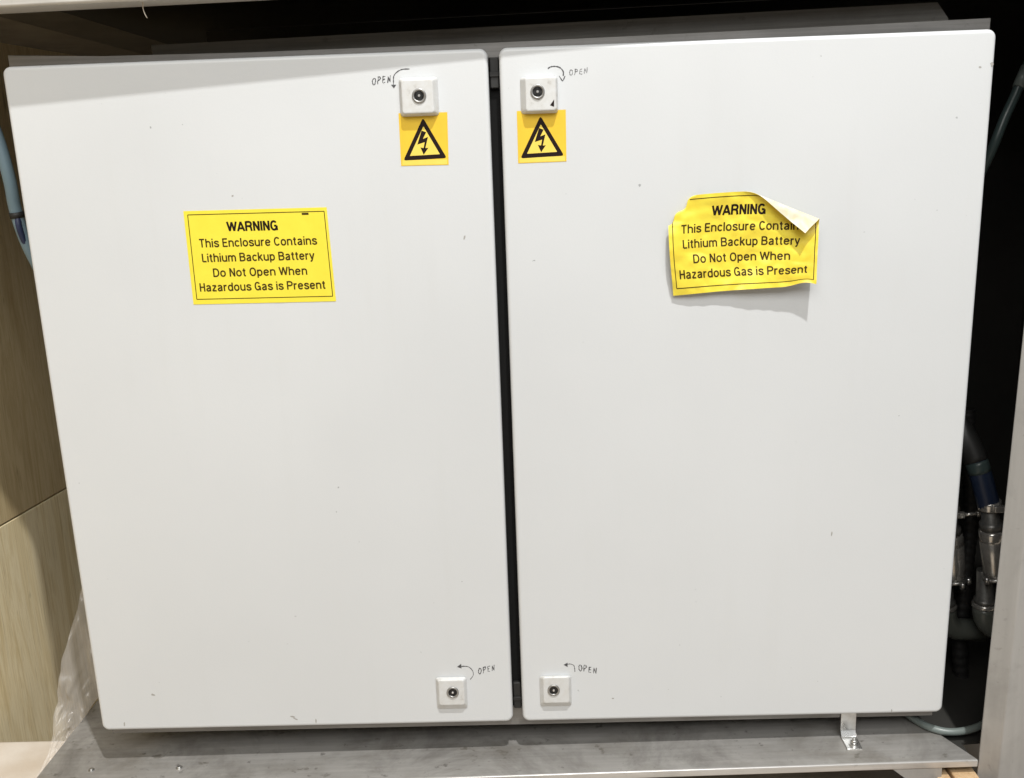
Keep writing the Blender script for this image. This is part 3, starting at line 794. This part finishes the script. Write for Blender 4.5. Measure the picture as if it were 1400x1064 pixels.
def behind(name, pts, r, m, label, ribs=0):
    q = smooth(pts, 8); bb = MB()
    if ribs: bb.tube(smooth(pts, 30), [r * (1 + .10 * (i % 4 < 2)) for i in range(30 * (len(pts) - 1) + 1)], 14)
    else: bb.tube(q, r, 14)
    return tag(build(bb, name, m), label, 'hose')
behind('ribbed_conduit', [aty(1322, 560, .20), aty(1326, 640, .19), aty(1326, 720, .18), aty(1318, 800, .17), aty(1312, 880, .16), aty(1318, 960, .15), aty(1330, 1000, .14)], .009, M_RUB, 'black ribbed conduit running down behind the hose couplings', 1)
b = MB(); q = [aty(1235, 972, .05), aty(1254, 986, .035), aty(1272, 995, .02), aty(1295, 1000.5, .012), aty(1320, 999, .012), aty(1345, 990, .02), aty(1380, 968, .05), aty(1410, 940, .08)]
b.tube(smooth(q), .0045, 14)
tag(build(b, 'rubber_tube', M_TUBE), 'grey green tube sagging below the right door corner', 'tube')
b = MB(); q = smooth([aty(1425, 40, .13), aty(1404, 92, .12), aty(1388, 130, .115), aty(1372, 165, .11), aty(1356, 205, .11), aty(1330, 260, .13), aty(1300, 330, .16)])
b.tube(q, .0055, 12)
o = build(b, 'air_tube', M_TEAL); tag(o, 'dark teal tube slanting behind the upper right door corner', 'tube')
b = MB(); b.tube([aty(1404, 92, .12), aty(1392, 120, .116)], .0066, 12); build(b, 'tube_ferrule', M_TUBE, o)

# ------------------------------------------------------------------ left gap: pale blue hose and navy cable
b = MB(); q = smooth([aty(-30, 120, .06), aty(-12, 165, .06), aty(2, 205, .06), aty(14, 250, .06), aty(22, 290, .065), aty(40, 340, .07), aty(72, 400, .09)])
b.tube(q, .0068, 16); o = build(b, 'air_hose', M_LBLUE); tag(o, 'pale blue hose running down behind the left edge of the left door', 'hose')
b = MB(); k = int(len(q) * .66); b.tube(q[k:k + 2], .0078, 14); build(b, 'cable_tie', M_RUB, o)
b = MB(); q2 = smooth([aty(20, 262, .075), aty(24, 285, .068), aty(26, 310, .06), aty(38, 340, .068), aty(62, 385, .09)])
b.tube(q2, .0035, 10); tag(build(b, 'cable', M_NAVY), 'thin navy cable tied beside the pale blue hose', 'cable')

# ------------------------------------------------------------------ clear plastic film between the shelf end and the plywood
def film():
    nu, nv = 30, 44
    bb = MB(); rows = []
    left = smooth([aty(46, 1075, .045), aty(66, 1030, .075), aty(74, 992, .10), aty(78, 950, .115), aty(86, 900, .13), aty(104, 840, .16), aty(118, 790, .19), aty(130, 750, .21)], 9)
    right = smooth([aty(60, 1075, .045), aty(80, 1030, .075), aty(104, 998, .10), aty(114, 985, .115), aty(128, 962, .13), aty(150, 930, .15), aty(160, 880, .17), aty(165, 820, .19), aty(168, 760, .21)], 9)
    N = len(left)
    for j in range(N):
        r = []
        for i in range(nu + 1):
            t = i / nu; p = left[j].lerp(right[j], t)
            w = noise.noise(Vector((t * 2.2, j * .14, 3))) * .010 + abs(noise.noise(Vector((t * 4 + j * .10, j * .22 - t * 3, 9)))) * .007
            p = p + Vector((0, -w, 0)) + Vector((.004 * noise.noise(Vector((j * .25, 2, 1))), 0, 0)) * (1 - t)
            r.append(bb.bm.verts.new(p))
        rows.append(r)
    for a, c in zip(rows, rows[1:]):
        for i in range(nu): bb._m([bb.bm.faces.new((a[i], a[i + 1], c[i + 1], c[i]))], True)
    return bb
tag(build(film(), 'plastic_film', M_FILM, None, (-.6, .1, FZ), normals=False), 'crumpled clear plastic film at the left end of the steel shelf', 'plastic film')

# pale slab standing between the shelf end and the plywood
b = MB(); b.box((-.745, -.45, FZ + .001), (-.589, .150, -.108), .006, 3)
M_SLAB = mat('dusty_packing_foam', (.60, .53, .45), .8)
setin(M_SLAB, 'Base Color', ramp(M_SLAB, noise_tex(M_SLAB, coords(M_SLAB), 14, 5), [(.3, (.55, .47, .38)), (.7, (.68, .62, .55))]))
bump(M_SLAB, noise_tex(M_SLAB, coords(M_SLAB), 60, 4), .25, .002)
tag(build(b, 'packing_block', M_SLAB, None, (-.66, -.1, FZ)), 'pale dusty packing block between the plywood and the left end of the steel shelf', 'packing block')

# pallet boards on the floor at the lower right
for x0, x1, y0_, y1_, lab in ((.4995, .527, -.16, .0, 'pale orange pine block under the shelf beside the foot of the steel post'),
                             (.482, .4975, -.15, .0, 'narrow pinkish block under the shelf left of the pine block')):
    b = MB(); b.box((x0, y0_, FZ), (x1, y1_, -.0545 if x0 > .49 else -.058), .0015, 2)
    tag(build(b, 'wood_block', M_PALLET, None, (x0, y0_, FZ)), lab, 'wood block')
